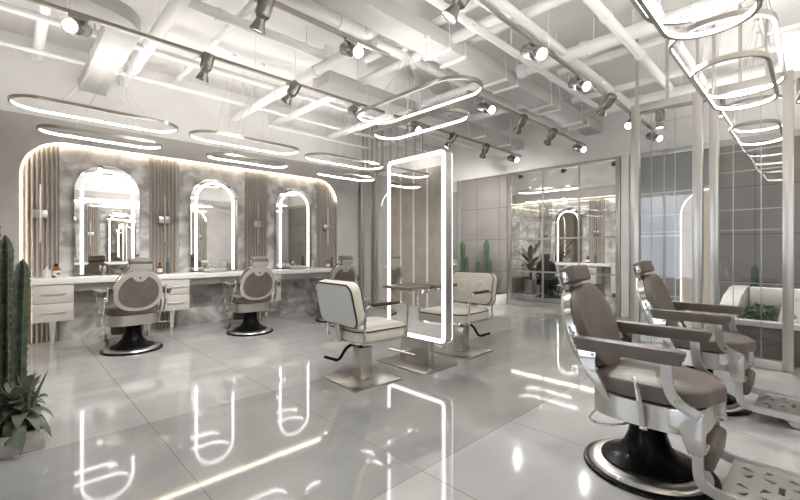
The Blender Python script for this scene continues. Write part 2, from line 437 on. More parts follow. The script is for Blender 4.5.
def sconce(fn, u, label, group):
    base = fn(u, 1.73, 0); o = thing('wall_sconce', base, label, 'wall light', group); inv = Vector(base)
    F = lambda a, c, d: tuple(Vector(fn(a, c, d))-inv)
    obj('mounting_plate', B().prism([(u-.075, 1.675), (u+.075, 1.675), (u+.075, 1.785), (u-.075, 1.785)], F, -.053, .012, .004), 'satin', o)
    obj('rod', B().cyl(F(u, 1.36, .03), F(u, 2.12, .03), .011, seg=10), 'satin', o)
    obj('end_cap', B().sphere(F(u, 1.36, .03), .015, u=10, v=6), 'chrome', o)

names3 = ['nearest the cacti', 'middle of the three', 'furthest, nearest the glass screens']
MU = [1.05, 2.555, 4.075]; FU = [(.11, .50), (1.575, 1.98), (3.11, 3.52), (4.61, 5.08)]
tn = 11
flab = ['at the near end, beside the cacti', 'between the first and second arched mirrors', 'between the second and third arched mirrors', 'at the far end of the niche']
for (a, c), lb in zip(FU, flab):
    tn += 1; flute_panel(LW, a, c, 0, NZ-.002, 'trim_%d' % tn, 'fluted wood wall panel '+lb)
    sconce(LW, (a+c)/2, 'slim satin wall light on the fluted panel '+lb, 'wall lights of the styling wall')
for u, lb in zip(MU, names3):
    tn += 1
    struct('trim_%d' % tn, B().prism([(u-.545, 0), (u+.545, 0), (u+.545, NZ-.002), (u-.545, NZ-.002)], LW, -.083, -.063), 'marble', 'cloudy grey marble panel behind the arched mirror '+lb)
    arch_mirror(LW, u, 'arched LED lit wall mirror over the counter, '+lb, 'arched mirrors of the styling wall')
onames = ['behind the camera side', 'facing the large foreground barber chair', 'facing the second front barber chair']
for (a, c), lb in zip(FU, ['nearest the camera', 'second from the camera', 'third from the camera', 'furthest from the camera']):
    tn += 1; flute_panel(OW, a, c, 0, NZ-.002, 'trim_%d' % tn, 'fluted wood panel on the right-hand wall, '+lb)
    sconce(OW, (a+c)/2, 'slim wall light on the right-hand wall, '+lb, 'wall lights of the right-hand wall')
for u, lb in zip(MU, onames):
    tn += 1
    struct('trim_%d' % tn, B().prism([(u-.545, 0), (u+.545, 0), (u+.545, NZ-.002), (u-.545, NZ-.002)], OW, -.083, -.063), 'marble', 'cloudy marble panel on the right-hand wall, '+lb)
    arch_mirror(OW, u, 'arched LED lit mirror on the right-hand wall, '+lb, 'arched mirrors of the right-hand wall')
tag(obj('light_strip', B().tube([OW(a, c, -.022) for a, c in niche_outline(NU0+.02, NU1-.02, NZ-.02, NR-.02, 0, 0, 0, 14)[1:-3]], .009, 6), 'ledw'), 'warm LED line around the niche on the right-hand wall', 'light strip')
# LED line round the niche
path = niche_outline(NU0+.02, NU1-.02, NZ-.02, NR-.02, 0, 0, 0, 14)[1:-3]
b = B(); b.tube([LW(a, c, -.022) for a, c in path], .006, 6)
tag(obj('light_strip', b, 'ledw'), 'warm LED line around the edge of the long styling niche', 'light strip')

# back room styling wall
for (a, c), lb in zip([(5.58, 6.0), (4.06, 4.49), (2.55, 2.97)], ['behind the palm', 'right of the mirror', 'at the column end']):
    tn += 1; flute_panel(RW, a, c, 0, NZ-.002, 'trim_%d' % tn, 'fluted panel in the room behind the glass, '+lb)
    if a > 3: sconce(RW, (a+c)/2, 'slim wall light in the room behind the glass, '+lb, 'wall lights behind the glass')
for a, c, lb in [(6.0, 7.0, 'left of the palm'), (4.49, 5.58, 'behind the mirror'), (2.97, 4.06, 'right of the mirror'), (2.0, 2.55, 'by the column')]:
    tn += 1
    struct('trim_%d' % tn, B().prism([(a, 0), (c, 0), (c, NZ-.002), (a, NZ-.002)], RW, -.083, -.063), 'marble', 'cloudy marble panel in the room behind the glass, '+lb)
arch_mirror(RW, 5.06, 'arched LED lit mirror in the room behind the glass', None)
tag(obj('light_strip', B().box(XR+.03, XR+.05, 2.05, 6.95, NZ-.03, NZ-.012), 'ledw'), 'warm LED line over the styling wall behind the glass', 'light strip')

# ------------------------------------------------------------------ counters
vc = tag(obj('vanity_counter', B().box(.19, 5.06, 6.75, YL-.002+.05, .81, .885, .006), 'counter'), 'long white worktop under the arched mirrors', 'counter')
for a, c in ((.62, 1.61), (2.03, 3.15), (3.57, 5.04)): obj('apron', B().box(a, c, 6.90, 6.92, .70, .8095), 'cabinet', vc)
def drawer_unit(loc, w, d, z0, z1, label, group):
    o = thing('drawer_unit', loc, label, 'cabinet', group)
    obj('carcass', B().box(-w/2, w/2, .02, d, z0, z1), 'cabinet', o)
    h = (z1-z0)/2
    for k in range(2):
        dr = obj('drawer', B().box(-w/2, w/2, 0, .018, z0+h*k+.004, z0+h*(k+1)-.004, .003), 'cabinet', o)
        zz = z0+h*k+h*.52
        obj('handle', B().cyl((-w*.3, -.022, zz), (w*.3, -.022, zz), .006, seg=8).cyl((-w*.27, -.022, zz), (-w*.27, 0, zz), .004, seg=6).cyl((w*.27, -.022, zz), (w*.27, 0, zz), .004, seg=6), 'satin', dr)
    b = B(); 
    R = [[(-.03*s, .2-.03*s, z), (.03*s, .2-.03*s, z), (.03*s, .2+.03*s, z), (-.03*s, .2+.03*s, z)] for s, z in ((.55, 0), (1.25, z0))]
    obj('leg', b.rings(R), 'chrome', o)
    return o
du = drawer_unit((.415, 6.77, 0), .40, .40, .33, .808, 'cream two drawer unit under the worktop, beside the tall cacti', 'drawer units of the styling wall')
for x, lb in ((1.82, 'between the first and second barber chairs'), (3.36, 'between the second and third barber chairs')):
    dup(du, (x, 6.77, 0), None, 'cream two drawer unit under the worktop, '+lb)
# back room counter and cabinet
tag(obj('vanity_counter', B().box(XR-.5, XR, 3.75, 6.0, .81, .885, .006), 'counter'), 'white worktop in the room behind the glass', 'counter')
for y, lb in ((4.3, 'right of the black barber chair'), (5.3, 'left of the black barber chair')):
    dup(du, (XR-.46, y, 0), -PI/2, 'cream two drawer unit behind the glass, '+lb, 'drawer units behind the glass')
tag(obj('vanity_counter', B().box(.19, 5.06, YR-.05, YR+.32, .81, .885, .006), 'counter'), 'white worktop on the right-hand wall, opposite the long one', 'counter')
for x, lb in ((.415, 'nearest the camera'), (1.82, 'in the middle'), (3.36, 'furthest from the camera')):
    dup(du, (x, YR+.29, 0), PI, 'cream two drawer unit on the right-hand wall, '+lb, 'drawer units of the right-hand wall')
cb = thing('low_cabinet', (XR-.25, 3.1, 0), 'cream low cabinet in the room behind the glass, near the column', 'cabinet')
obj('carcass', B().box(-.25, .25, -.62, .62, .12, .88), 'cabinet', cb); obj('plinth', B().box(-.2, .25, -.6, .6, 0, .12), 'leather', cb)
for k in range(2): obj('door', B().box(-.268, -.25, -.62+.62*k+.004, .62*k-.004, .125, .875, .003), 'cabinet', cb)
bn = thing('bench', (10.9, 6.25, 0), 'brown and cream bench behind the palm pot', 'bench')
obj('seat', B().box(-.5, .5, -.25, .25, .12, .45, .02), 'leather', bn); obj('backrest', B().box(-.5, .5, .25, .33, .12, .95, .02), 'ivory', bn); obj('leg', B().box(-.4, .4, -.2, .2, 0, .12), 'bronze', bn)

# faucets
def faucet(loc, label, rz=0):
    o = thing('faucet', loc, label, 'faucet', 'faucets along the styling counter', rz)
    pts = [(0, .0, 0), (0, 0, .09)]+[(0, -.06+.06*math.cos(a), .09+.05*math.sin(a)) for a in [PI*k/8 for k in range(1, 8)]]+[(0, -.12, .07)]
    obj('spout', B().tube(pts, .010, 8), 'chrome', o)
    obj('base', B().lathe([(.022, 0), (.022, .012), (.014, .02)], seg=14), 'chrome', o)
    obj('handle', B().cyl((.06, 0, 0), (.06, 0, .05), .009, seg=8).cyl((.06, 0, .05), (.06, -.06, .065), .005, seg=8), 'chrome', o)
for x, lb in ((.98, 'nearest the cacti'), (2.42, 'in front of the middle arched mirror'), (3.95, 'in front of the furthest arched mirror')):
    faucet((x, 7.08, .885), 'small chrome faucet on the white worktop, '+lb)
faucet((XR-.12, 5.1, .885), 'small chrome faucet on the worktop behind the glass', -PI/2)
def basin(loc, label):
    o = thing('wash_basin', loc, label, 'basin', 'basins along the styling counter')
    obj('bowl', B().lathe([(.10, 0), (.15, .02), (.175, .055), (.165, .055), (.13, .02), (.0, .015)], seg=28, sx=1.15), 'porcelain', o)
    obj('drain', B().lathe([(.018, .0155), (.018, .019), (0, .019)], seg=12), 'chrome', o)
for x, lb in ((2.45, 'under the middle arched mirror'), (3.98, 'under the furthest arched mirror')):
    basin((x, 6.9, .885), 'shallow white basin on the worktop, '+lb)

# bottles
def bottle(loc, r, h, m, cap, label, lab=True, group='bottles on the styling counter'):
    o = thing('bottle', loc, label, 'bottle', group)
    obj('body', B().lathe([(r*.94, 0), (r, .006), (r, h*.62), (r*.75, h*.72), (r*.38, h*.78), (r*.38, h*.82)], seg=18), m, o)
    obj('cap', B().lathe([(r*.45, h*.82), (r*.45, h*.97), (r*.36, h)], seg=14), cap, o)
    if lab: obj('paper_label', B().lathe([(r*1.015, h*.15), (r*1.015, h*.5)], seg=18), 'paper', o)
bottle((.46, 7.02, .885), .045, .185, 'amber', 'darkcap', 'amber bottle with a dark cap in the cluster beside the cacti')
bottle((.36, 6.98, .885), .042, .15, 'clear', 'clear', 'clear glass bottle in the cluster beside the cacti', False)
o = thing('soap_dish', (.50, 6.88, .885), 'small clear dish holding an amber piece, beside the cacti', 'dish')
obj('dish', B().box(-.06, .06, -.035, .035, 0, .045, .008), 'clear', o); obj('soap', B().box(-.05, -.01, -.03, .03, .046, .07, .006), 'amber', o)
bottle((1.66, 6.98, .885), .038, .17, 'amber', 'darkcap', 'amber bottle left of the tall grey bottle by the second fluted panel')
bottle((1.78, 7.0, .885), .026, .25, 'greybottle', 'greybottle', 'tall slim grey bottle by the second fluted panel', False)
bottle((4.72, 6.98, .885), .036, .17, 'amber', 'darkcap', 'amber bottle at the far end of the worktop')
bottle((4.84, 7.02, .885), .03, .22, 'greybottle', 'darkcap', 'tall grey bottle at the far end of the worktop', False)
bottle((XR-.2, 4.42, .885), .05, .2, 'amber', 'darkcap', 'amber bottle on the worktop behind the glass', True, None)
bottle((XR-.2, 4.22, .885), .04, .3, 'greybottle', 'greybottle', 'tall grey bottle on the worktop behind the glass', False, None)
bottle((XR-.2, 5.75, .885), .05, .2, 'amber', 'darkcap', 'amber bottle behind the palm beyond the glass', True, None)

# ------------------------------------------------------------------ barber chairs (face -Y)
def superell(rx, ry, n=2.6, seg=40, cy=0):
    pts = []
    for k in range(seg):
        a = 2*PI*k/seg; c, s_ = math.cos(a), math.sin(a)
        pts.append((rx*math.copysign(abs(c)**(2/n), c), cy+ry*math.copysign(abs(s_)**(2/n), s_)))
    return pts
def strip(pts, w):
    P = [Vector(p) for p in pts]; L = []; Rr = []
    for i, p in enumerate(P):
        t = (P[min(i+1, len(P)-1)]-P[max(i-1, 0)]).normalized(); n = Vector((-t.y, t.x))
        ww = w[i] if isinstance(w, (list, tuple)) else w
        L.append(tuple(p+n*ww/2)); Rr.append(tuple(p-n*ww/2))
    return L+Rr[::-1]
def smooth(pts, it=2):
    for _ in range(it):
        q = [pts[0]]
        for a, b in zip(pts[:-1], pts[1:]):
            q += [tuple(x*.75+y*.25 for x, y in zip(a, b)), tuple(x*.25+y*.75 for x, y in zip(a, b))]
        q.append(pts[-1]); pts = q
    return pts

def barber_chair(loc, rz, label, group, le='leather', sh='shell', st='satin'):
    o = thing('barber_chair', loc, label, 'chair', group, rz)
    obj('base_rim', B().lathe([(.28, 0), (.332, 0), (.335, .006), (.331, .017), (.316, .021), (.28, .021)], seg=56), 'black', o)
    obj('base_ring', B().lathe([(.20, .0215), (.304, .0215), (.297, .034), (.278, .044), (.24, .050), (.19, .050)], seg=56), st, o)
    obj('pedestal', B().lathe([(.240, .0505), (.236, .060), (.200, .076), (.155, .10), (.118, .145), (.098, .20), (.090, .26), (.088, .32), (.088, .334), (.0, .334)], seg=40), 'black', o)
    # seat
    pan = superell(.285, .275, 3.4, 48, -.03)
    obj('seat_pan', B().loft(pan, [(.02, .335), (.0, .340), (.0, .462), (.012, .468)]), st, o)
    cu = []
    for a, b_ in superell(.272, .275, 3.2, 64, -.035):
        if b_ < -.2:
            t = a/.272
            b_ += -.035*math.exp(-(t/.45)**2)-.012*math.cos(t*9)*(1-abs(t))
        cu.append((a, b_))
    obj('seat_cushion', B().loft(cu, [(.012, .469), (.0, .475), (.0, .538), (.004, .548), (.014, .554), (.06, .561), (.15, .566), (.26, .568)]), le, o, ang=50)
    # back (tilted frame): local (x, s along back, d: + = rear)
    ti = math.radians(19); y0, z0 = .187, .575
    def BK(x, s, d): return (x, y0+s*math.sin(ti)+d*math.cos(ti), z0+s*math.cos(ti)-d*math.sin(ti))
    def egg(w, h, cz, n=44, pw=2.25):
        out = []
        for k in range(n):
            a = 2*PI*k/n; c, s_ = math.cos(a), math.sin(a)
            x = w/2*math.copysign(abs(c)**(2/pw), c); s1 = h/2*math.copysign(abs(s_)**(2/pw), s_)
            x *= 1-.10*(s1/(h/2)); out.append((x, cz+s1))
        return out
    bk = obj('backrest', B().loft(egg(.50, .53, .235), [(.02, .092), (.003, .0925), (.0, .098), (.003, .108), (.03, .112)], BK), sh, o)
    obj('back_band', B().loft(egg(.498, .528, .235), [(.02, .047), (.0, .0475), (.0, .0915), (.02, .092)], BK), 'chrome', bk)
    obj('back_cushion', B().loft(egg(.485, .515, .235), [(.0, .046), (.0, -.008), (.005, -.014), (.014, -.017), (.06, -.025), (.12, -.030), (.2, -.032)], BK), le, bk, ang=40)
    # rear inset with scallop at the top
    ins = []
    for a, s_ in egg(.415, .425, .228, 72, 2.1):
        d = math.hypot(a, s_-.43)
        if d < .075 and s_ > .3: 
            s_ = .43-math.sqrt(max(.075**2-a*a, 0))
        ins.append((a, s_))
    obj('rear_panel', B().prism(ins, BK, .108, .116), le, bk)
    obj('bolt', B().cyl(BK(0, .405, .11), BK(0, .405, .118), .010, seg=10), 'black', bk)
    # headrest
    obj('headrest_stem', B().prism([(-.075, .44), (.075, .44), (.095, .53), (-.095, .53)], BK, .075, .11, .006), sh, o)
    hd = obj('headrest', B().rbox(BK(0, .565, .045), (.235, .105, .105), (-ti, 0, 0), .018, 3), le, o, ang=50)
    obj('headrest_plate', B().rbox(BK(0, .535, .105), (.225, .012, .075), (-ti, 0, 0), .004), sh, hd)
    for s_ in (-1, 1):
        obj('side_cap', B().rbox(BK(s_*.1195, .555, .065), (.008, .045, .07), (-ti, 0, 0), .003), 'chrome', hd)
    YZ = lambda x: (lambda a, c, d: (x+d, a, c))
    for s_ in (-1, 1):
        ar = obj('armrest', B().prism(superell(.040, .262, 5, 40, .015), lambda a, c, d: (s_*.345+a, c, d), .742, .768, .008), le, o)
        obj('arm_rail', B().prism(superell(.029, .246, 5, 40, .015), lambda a, c, d: (s_*.345+a, c, d), .700, .7415), le, ar)
        obj('arm_moulding', B().prism(superell(.035, .256, 5, 40, .015), lambda a, c, d: (s_*.345+a, c, d), .724, .7415, .004), le, ar)
        obj('arm_bracket', B().prism([(.27, .700), (.165, .700), (.175, .64), (.172, .585), (.09, .45), (.125, .45), (.215, .555), (.25, .63)], YZ(s_*.318), -.006, .006, .002), 'chrome', o)
        hb = B()
        for yy, zz in ((.185, .675), (.185, .585), (.30, .775), (.272, .69)): hb.cyl((s_*.312, yy, zz), (s_*.33, yy, zz), .009, seg=10)
        obj('hinge_plate', B().prism(strip([(.248, .66), (.308, .815)], .045), YZ(s_*.30), -.009, .009, .003), 'chrome', o)
        obj('bolt', hb, st, o)
        fr = smooth([(-.165, .700), (-.168, .62), (-.185, .545), (-.225, .505), (-.30, .475)])
        obj('arm_post', B().prism(strip(fr, .048), YZ(s_*.335), -.007, .007, .002), st, o)
        obj('bolt', B().cyl((s_*.326, -.21, .525), (s_*.352, -.21, .525), .012, seg=12), 'chrome', o)
        fp = obj('side_plate', B().prism([(-.17, .475), (-.29, .497), (-.315, .48), (-.315, .30), (-.30, .285), (-.25, .285), (-.235, .33), (-.22, .40), (-.17, .40)], YZ(s_*.31), -.018, .018, .005), st, o)
        lg = smooth([(-.275, .30), (-.275, .20), (-.283, .115), (-.36, .095), (-.52, .092), (-.74, .088)])
        obj('leg', B().prism(strip(lg, .045), YZ(s_*.235), -.012, .012, .003), st, o)
        obj('leg_bridge', B().box(s_*.225 if s_ > 0 else -.31, s_*.31 if s_ > 0 else -.225, -.32, -.275, .295, .32, .004), st, o)
    # calf pad
    obj('calf_pad', B().rbox((0, -.30, .225), (.36, .07, .135), (.1, 0, 0), .03, 3), le, o, ang=50)
    # footrest with cut-outs
    bm = bmesh.new()
    def loop(pts):
        vs = [bm.verts.new((x, y, 0)) for x, y in pts]
        return [bm.edges.new((vs[i], vs[(i+1) % len(vs)])) for i in range(len(vs))]
    es = loop([(-.222, -.36), (.222, -.36), (.222, -.76), (-.222, -.76)])
    for cx in (-.105, .105):
        for cy in (-.47, -.65):
            for q in range(4):
                a = PI/4+q*PI/2; ux, uy = math.cos(a), math.sin(a); px, py = -uy, ux
                es += loop([(cx+ux*.022, cy+uy*.022), (cx+ux*.07+px*.03, cy+uy*.07+py*.03), (cx+ux*.082, cy+uy*.082)])
    for cy in (-.56,):
        es += loop([(-.04, cy-.012), (.04, cy-.012), (.04, cy+.012), (-.04, cy+.012)])
    bmesh.ops.triangle_fill(bm, use_beauty=True, use_dissolve=False, edges=es)
    r = bmesh.ops.extrude_face_region(bm, geom=bm.faces[:])
    bmesh.ops.translate(bm, vec=(0, 0, .012), verts=[v for v in r['geom'] if isinstance(v, bmesh.types.BMVert)])
    b = B(); b.bm.free(); b.bm = bm; b.xf(Matrix.Translation((0, 0, .092)))
    ft = obj('footrest', b, st, o)
    for s_ in (-1, 1):
        obj('wheel', B().cyl((s_*.19, -.58, .045), (s_*.165, -.58, .045), .042, seg=18), st, ft)
        obj('wheel_fork', B().rbox((s_*.20, -.56, .07), (.008, .07, .045), (0, 0, 0), .003), st, ft)
    # lever and pedal
    lv = smooth([(-.325, -.02, .60), (-.33, -.035, .555), (-.325, -.05, .46), (-.31, -.06, .355)])
    obj('lever', B().tube(lv, [.009+.006*i/(len(lv)-1) for i in range(len(lv))], 10).rbox((-.29, -.06, .345), (.06, .035, .02), (0, 0, 0), .004), 'chrome', o)
    obj('pump_pedal', B().tube(smooth([(-.15, -.03, .338), (-.27, .03, .325), (-.38, .11, .325), (-.38, .19, .335), (-.24, .20, .342)]), .006, 8), 'chrome', o)
    return o
bc = barber_chair((1.12, 5.98, 0), PI, 'taupe barber chair at the counter nearest the tall cacti, seen from behind', 'barber chairs along the styling counter')
dup(bc, (2.65, 6.0, 0), PI-.12, 'taupe barber chair at the counter facing the middle arched mirror')
dup(bc, (4.20, 6.02, 0), PI-.12, 'taupe barber chair at the far end of the counter, partly behind the ivory salon chair')
dup(bc, (2.63, .67, 0), 0, 'large taupe barber chair in the right foreground with black pedestal', 'barber chairs in the right foreground')
dup(bc, (4.13, .67, 0), 0, 'taupe barber chair right behind the large foreground one, before the glass screens', 'barber chairs in the right foreground')
barber_chair((10.3, 4.95, 0), PI/2+.3, 'black barber chair in the room behind the glass', None, 'blackleather', 'blackleather', 'black')

# ------------------------------------------------------------------ salon chairs (face -Y)
def rrect(w, h, r, cx=0, cy=0, n=6):
    pts = []
    for sx, sy, a0 in ((1, 1, 0), (-1, 1, 90), (-1, -1, 180), (1, -1, 270)):
        for k in range(n+1):
            a = math.radians(a0+90*k/n); pts.append((cx+sx*(w/2-r)+r*math.cos(a), cy+sy*(h/2-r)+r*math.sin(a)))
    return pts
def salon_chair(loc, rz, label, group):
    o = thing('salon_chair', loc, label, 'chair', group, rz)
    obj('base_plate', B().box(-.28, .28, -.275, .275, 0, .014, .003), 'satin', o)
    obj('column', B().box(-.07, .07, -.065, .065, .0145, .315, .004), 'satin', o)
    obj('swivel', B().lathe([(.03, .316), (.03, .345), (.05, .36), (.10, .372), (.10, .392), (0, .392)], seg=20), 'black', o)
    obj('pump_lever', B().tube(smooth([(.02, .03, .337), (.06, .085, .335), (.10, .13, .29), (.13, .165, .20), (.155, .19, .18)])+[(.235, .275, .21), (.24, .28, .212)], .015, 8), 'black', o)
    se = rrect(.58, .62, .11, 0, -.075)
    obj('seat', B().loft(se, [(.03, .393), (.004, .40), (.0, .41), (.0, .50), (.006, .508)]), 'ivory', o)
    obj('seat_cushion', B().loft(se, [(.006, .509), (.004, .52), (.02, .535), (.08, .545), (.2, .55)]), 'ivory', o, ang=50)
    obj('piping', B().tube([(a, b_, .512) for a, b_ in se], .006, 6, True), 'piping', o)
    obj('seat_band', B().loft(rrect(.588, .628, .114, 0, -.075), [(.006, .40), (.0, .402), (.0, .425), (.006, .427)]), 'chrome', o)
    ti = math.radians(13)
    def BK(x, s, d): return (x, .215+s*math.sin(ti)+d*math.cos(ti), .565+s*math.cos(ti)-d*math.sin(ti))
    bo = rrect(.63, .405, .08, 0, .20)
    bk = obj('backrest', B().loft(bo, [(.03, -.062), (.008, -.055), (0, -.04), (0, .03), (.006, .042), (.01, .044)], BK), 'ivory', o, ang=50)
    obj('rear_panel', B().loft(bo, [(.012, .0445), (.014, .052), (.05, .054)], BK), 'ivoryback', bk)
    obj('piping', B().tube([BK(a*.975, .195+(c-.195)*.965, .045) for a, c in bo], .009, 6, True), 'piping', bk)
    obj('piping', B().tube([BK(a*.985, .195+(c-.195)*.975, -.053) for a, c in bo], .0055, 6, True), 'piping', bk)
    for s_ in (-1, 1):
        tf = B(); x = s_*.14
        tf.rings([[BK(x+r*math.cos(2*PI*k/24), .21+r*math.sin(2*PI*k/24), d) for k in range(24)] for r, d in ((.10, -.06), (.085, -.066), (.06, -.070), (.035, -.068), (.016, -.063))])
        obj('tuft', tf, 'ivory', bk, ang=60)
        obj('button', B().lathe([(.014, 0), (.012, .006), (0, .008)], seg=14).xf(Matrix.Translation(BK(x, .21, -.064)) @ Matrix.Rotation(PI/2-ti, 4, 'X')), 'ivory', bk)
    obj('back_bracket', B().prism([(-.045, .0), (.045, .0), (.045, .17), (-.045, .17)], lambda a, c, d: (a, .262+d+c*.10, .40+c), 0, .014, .003), 'satin', o)
    obj('bracket_slot', B().prism([(-.014, .03), (.014, .03), (.014, .13), (-.014, .13)], lambda a, c, d: (a, .262+d+c*.10, .40+c), .0145, .016), 'bronze', o)
    for s_ in (-1, 1):
        x = s_*.312
        a = obj('armrest_frame', B().tube(smooth([(x, .20, .40), (x, .195, .52), (x, .19, .70), (x, .165, .742), (x, .10, .744), (x, -.10, .744), (x, -.25, .744), (x, -.305, .72), (x, -.31, .64), (x, -.30, .46), (x, -.295, .40)], 2), .011, 10), 'chrome', o)
        obj('arm_pad', B().rbox((x, -.045, .757), (.045, .32, .03), (0, 0, 0), .011, 3), 'wood', a)
    return o
sch = salon_chair((2.47, 3.07, 0), PI/2-.06, 'ivory salon chair with black piping, back to the camera, left of the standing mirror', 'ivory salon chairs at the standing mirror')
dup(sch, (4.02, 3.05, 0), -PI/2+.05, 'ivory salon chair with tufted back facing us, right of the standing mirror')

# ------------------------------------------------------------------ standing mirror
sm = thing('standing_mirror', (3.24, 3.07, 0), 'double sided standing mirror with white LED frame on a steel base', 'mirror')
obj('base_plate', B().box(-.27, .27, -.36, .36, 0, .014, .003), 'satin', sm)
obj('pedestal', B().box(-.04, .04, -.22, .22, .0145, .289, .003), 'satin', sm)
MY = lambda a, c, d: (d, a, c)
obj('body', B().prism(rrect(.87, 1.99, .06, -.02, 1.285), MY, -.05, .05), 'satin', sm)
for s_ in (-1, 1):
    obj('glass', B().prism(rrect(.81, 1.93, .045, -.02, 1.285), MY, s_*.0505, s_*.054), 'mirror', sm)
    R = []
    for (a, c), (a2, c2) in zip(rrect(.865, 1.985, .058, -.02, 1.285, 8), rrect(.785, 1.905, .03, -.02, 1.285, 8)):
        R.append([(s_*.0545, a, c), (s_*.0545, a2, c2), (s_*.062, a2, c2), (s_*.062, a, c)])
    obj('light_frame', B().rings(R, loop=True), 'ledm', sm)
    sf = obj('shelf', B().box(s_*.0625, s_*.38, -.27, .13, .845, .875, .004), 'brownbox', sm)
    obj('bracket', B().box(s_*.0625, s_*.2, -.25, -.235, .80, .844, .003).box(s_*.0625, s_*.2, .10, .115, .80, .844, .003), 'chrome', sf)
    obj('dryer_holder', B().tube([(s_*.30+.035*math.cos(2*PI*k/14), -.18+.035*math.sin(2*PI*k/14), .81) for k in range(14)], .005, 6, True).cyl((s_*.30, -.145, .81), (s_*.30, -.145, .845), .005, seg=6), 'chrome', sf)
    obj('foot_bar', B().cyl((s_*.24, -.2, .165), (s_*.24, .2, .165), .011, seg=10).cyl((s_*.24, 0, .165), (s_*.04, 0, .165), .009, seg=8), 'chrome', sm)

# ------------------------------------------------------------------ pendant rings
def stadium(L, W, n=14):
    r = W/2; P = []; N = []
    for k in range(n+1):
        a = -PI/2+PI*k/n; P.append((L/2-r+r*math.cos(a), r*math.sin(a), 0)); N.append((math.cos(a), math.sin(a), 0))
    for k in range(n+1):
        a = PI/2+PI*k/n; P.append((-L/2+r+r*math.cos(a), r*math.sin(a), 0)); N.append((math.cos(a), math.sin(a), 0))
    return P, N
def ring(loc, L, W, rz, label, group, top=ZC):
    o = thing('ring_light', loc, label, 'pendant light', group, rz)
    P, N = stadium(L, W)
    b = B(); b.sweep(P, N, -.004, .0025, -.016, .013); b.sweep(P, N, .0026, .007, -.016, .0185)
    b.sweep(P, N, -.014, -.0045, .013, .0155); b.sweep(P, N, -.014, -.0115, .0156, .0185); b.sweep(P, N, -.014, -.0045, -.016, -.013)
    obj('body', b, 'bronze', o)
    obj('diffuser', B().sweep(P, N, -.012, -.0045, -.0125, .0125), 'led', o)
    obj('fill_glow', B().sweep(P, N, -.0110, .0022, .0158, .0170), 'fill_glow_mid' if 'standing mirror' in label else 'fill_glow' if loc[1] > 3 else 'fill_glow_right', o)  # added glowing strip, hidden behind the lip, brightens ceiling and walls
    zt = top-loc[2]; sd = -.2 if label.startswith('upper') else .2
    if top < ZC and rz == 0: sd = .0 if sd < 0 else .12; cx = .12
    for sx, sy in ((-1, -1), (-1, 1), (1, -1), (1, 1)):
        obj('wire', B().cyl((sx*L*.25, sy*(W/2-.001), .0), (sd+sx*.012, sy*.012, zt-.03), .002, seg=5), 'satin', o)
    obj('canopy', B().cyl((sd, 0, zt-.035), (sd, 0, zt-.001), .03, seg=16), 'pipe', o)
    return o
GL = 'ring lights over the styling counter'
for x, who in ((.79, 'nearest the cacti'), (2.53, 'over the second barber chair'), (4.30, 'nearest the glass screens')):
    ring((x, 5.8, 2.81), 1.58, .54, 0, 'upper and larger oval ring light of the pair '+who, GL, 3.4995 if x < 1 else ZC)
    ring((x+.02, 5.8, 2.56), 1.18, .40, 0, 'lower and smaller oval ring light of the pair '+who, GL, 3.4995 if x < 1 else ZC)
ring((3.22, 3.10, 2.87), 1.70, .54, PI/2, 'upper oval ring light above the standing mirror', 'ring lights over the standing mirror', 3.5395)
ring((3.22, 3.04, 2.61), 1.27, .41, PI/2, 'lower oval ring light above the standing mirror', 'ring lights over the standing mirror', 3.5395)
GR = 'ring lights over the right side'
ring((2.22, .45, 2.69), 1.72, .56, 0, 'upper oval ring light at the top edge above the foreground barber chair', GR)
ring((2.25, .40, 2.50), 1.30, .42, 0, 'lower oval ring light at the top edge above the foreground barber chair', GR)
ring((4.02, .45, 2.69), 1.72, .56, 0, 'upper oval ring light before the rightmost glass screen', GR)
ring((4.05, .42, 2.52), 1.30, .42, 0, 'lower oval ring light before the rightmost glass screen', GR)
ring((6.72, .50, 2.92), 1.64, .58, 0, 'upper oval ring light behind the rightmost glass screen', GR)
ring((6.72, .50, 2.70), 1.30, .44, 0, 'lower oval ring light behind the rightmost glass screen', GR)
ring((10.3, 4.95, 2.85), 1.66, .56, PI/2, 'upper oval ring light in the room behind the glass', 'ring lights behind the glass')
ring((10.3, 4.95, 2.58), 1.27, .42, PI/2, 'lower oval ring light in the room behind the glass', 'ring lights behind the glass')

# ------------------------------------------------------------------ tracks and spots
ZT = 3.30
def track(x0, x1, y, label, top=ZC):
    o = obj('light_track', B().box(x0, x1, y-.018, y+.018, ZT, ZT+.035, .002), 'bronze', None, label, 'track', 'ceiling light tracks')
    for k in range(3):
        x = x0+(x1-x0)*(.08+.42*k)
        obj('suspension_rod', B().cyl((x, y, ZT+.036), (x, y, top), .004, seg=6), 'pipe', o)
TA, TB, TC = 4.51, 3.16, 1.94
track(.06, 4.05, TA, 'near left light track above the row of counter chairs')
track(4.25, 8.10, TA, 'left light track running to the far wall above the standing mirror')
track(.2, 2.9, TB, 'middle light track at the near top edge', 3.5395)
track(4.3, 8.15, TB, 'middle light track running to the far wall', 3.5395)
track(.2, 7.9, TC, 'long right light track reaching the glass screens')

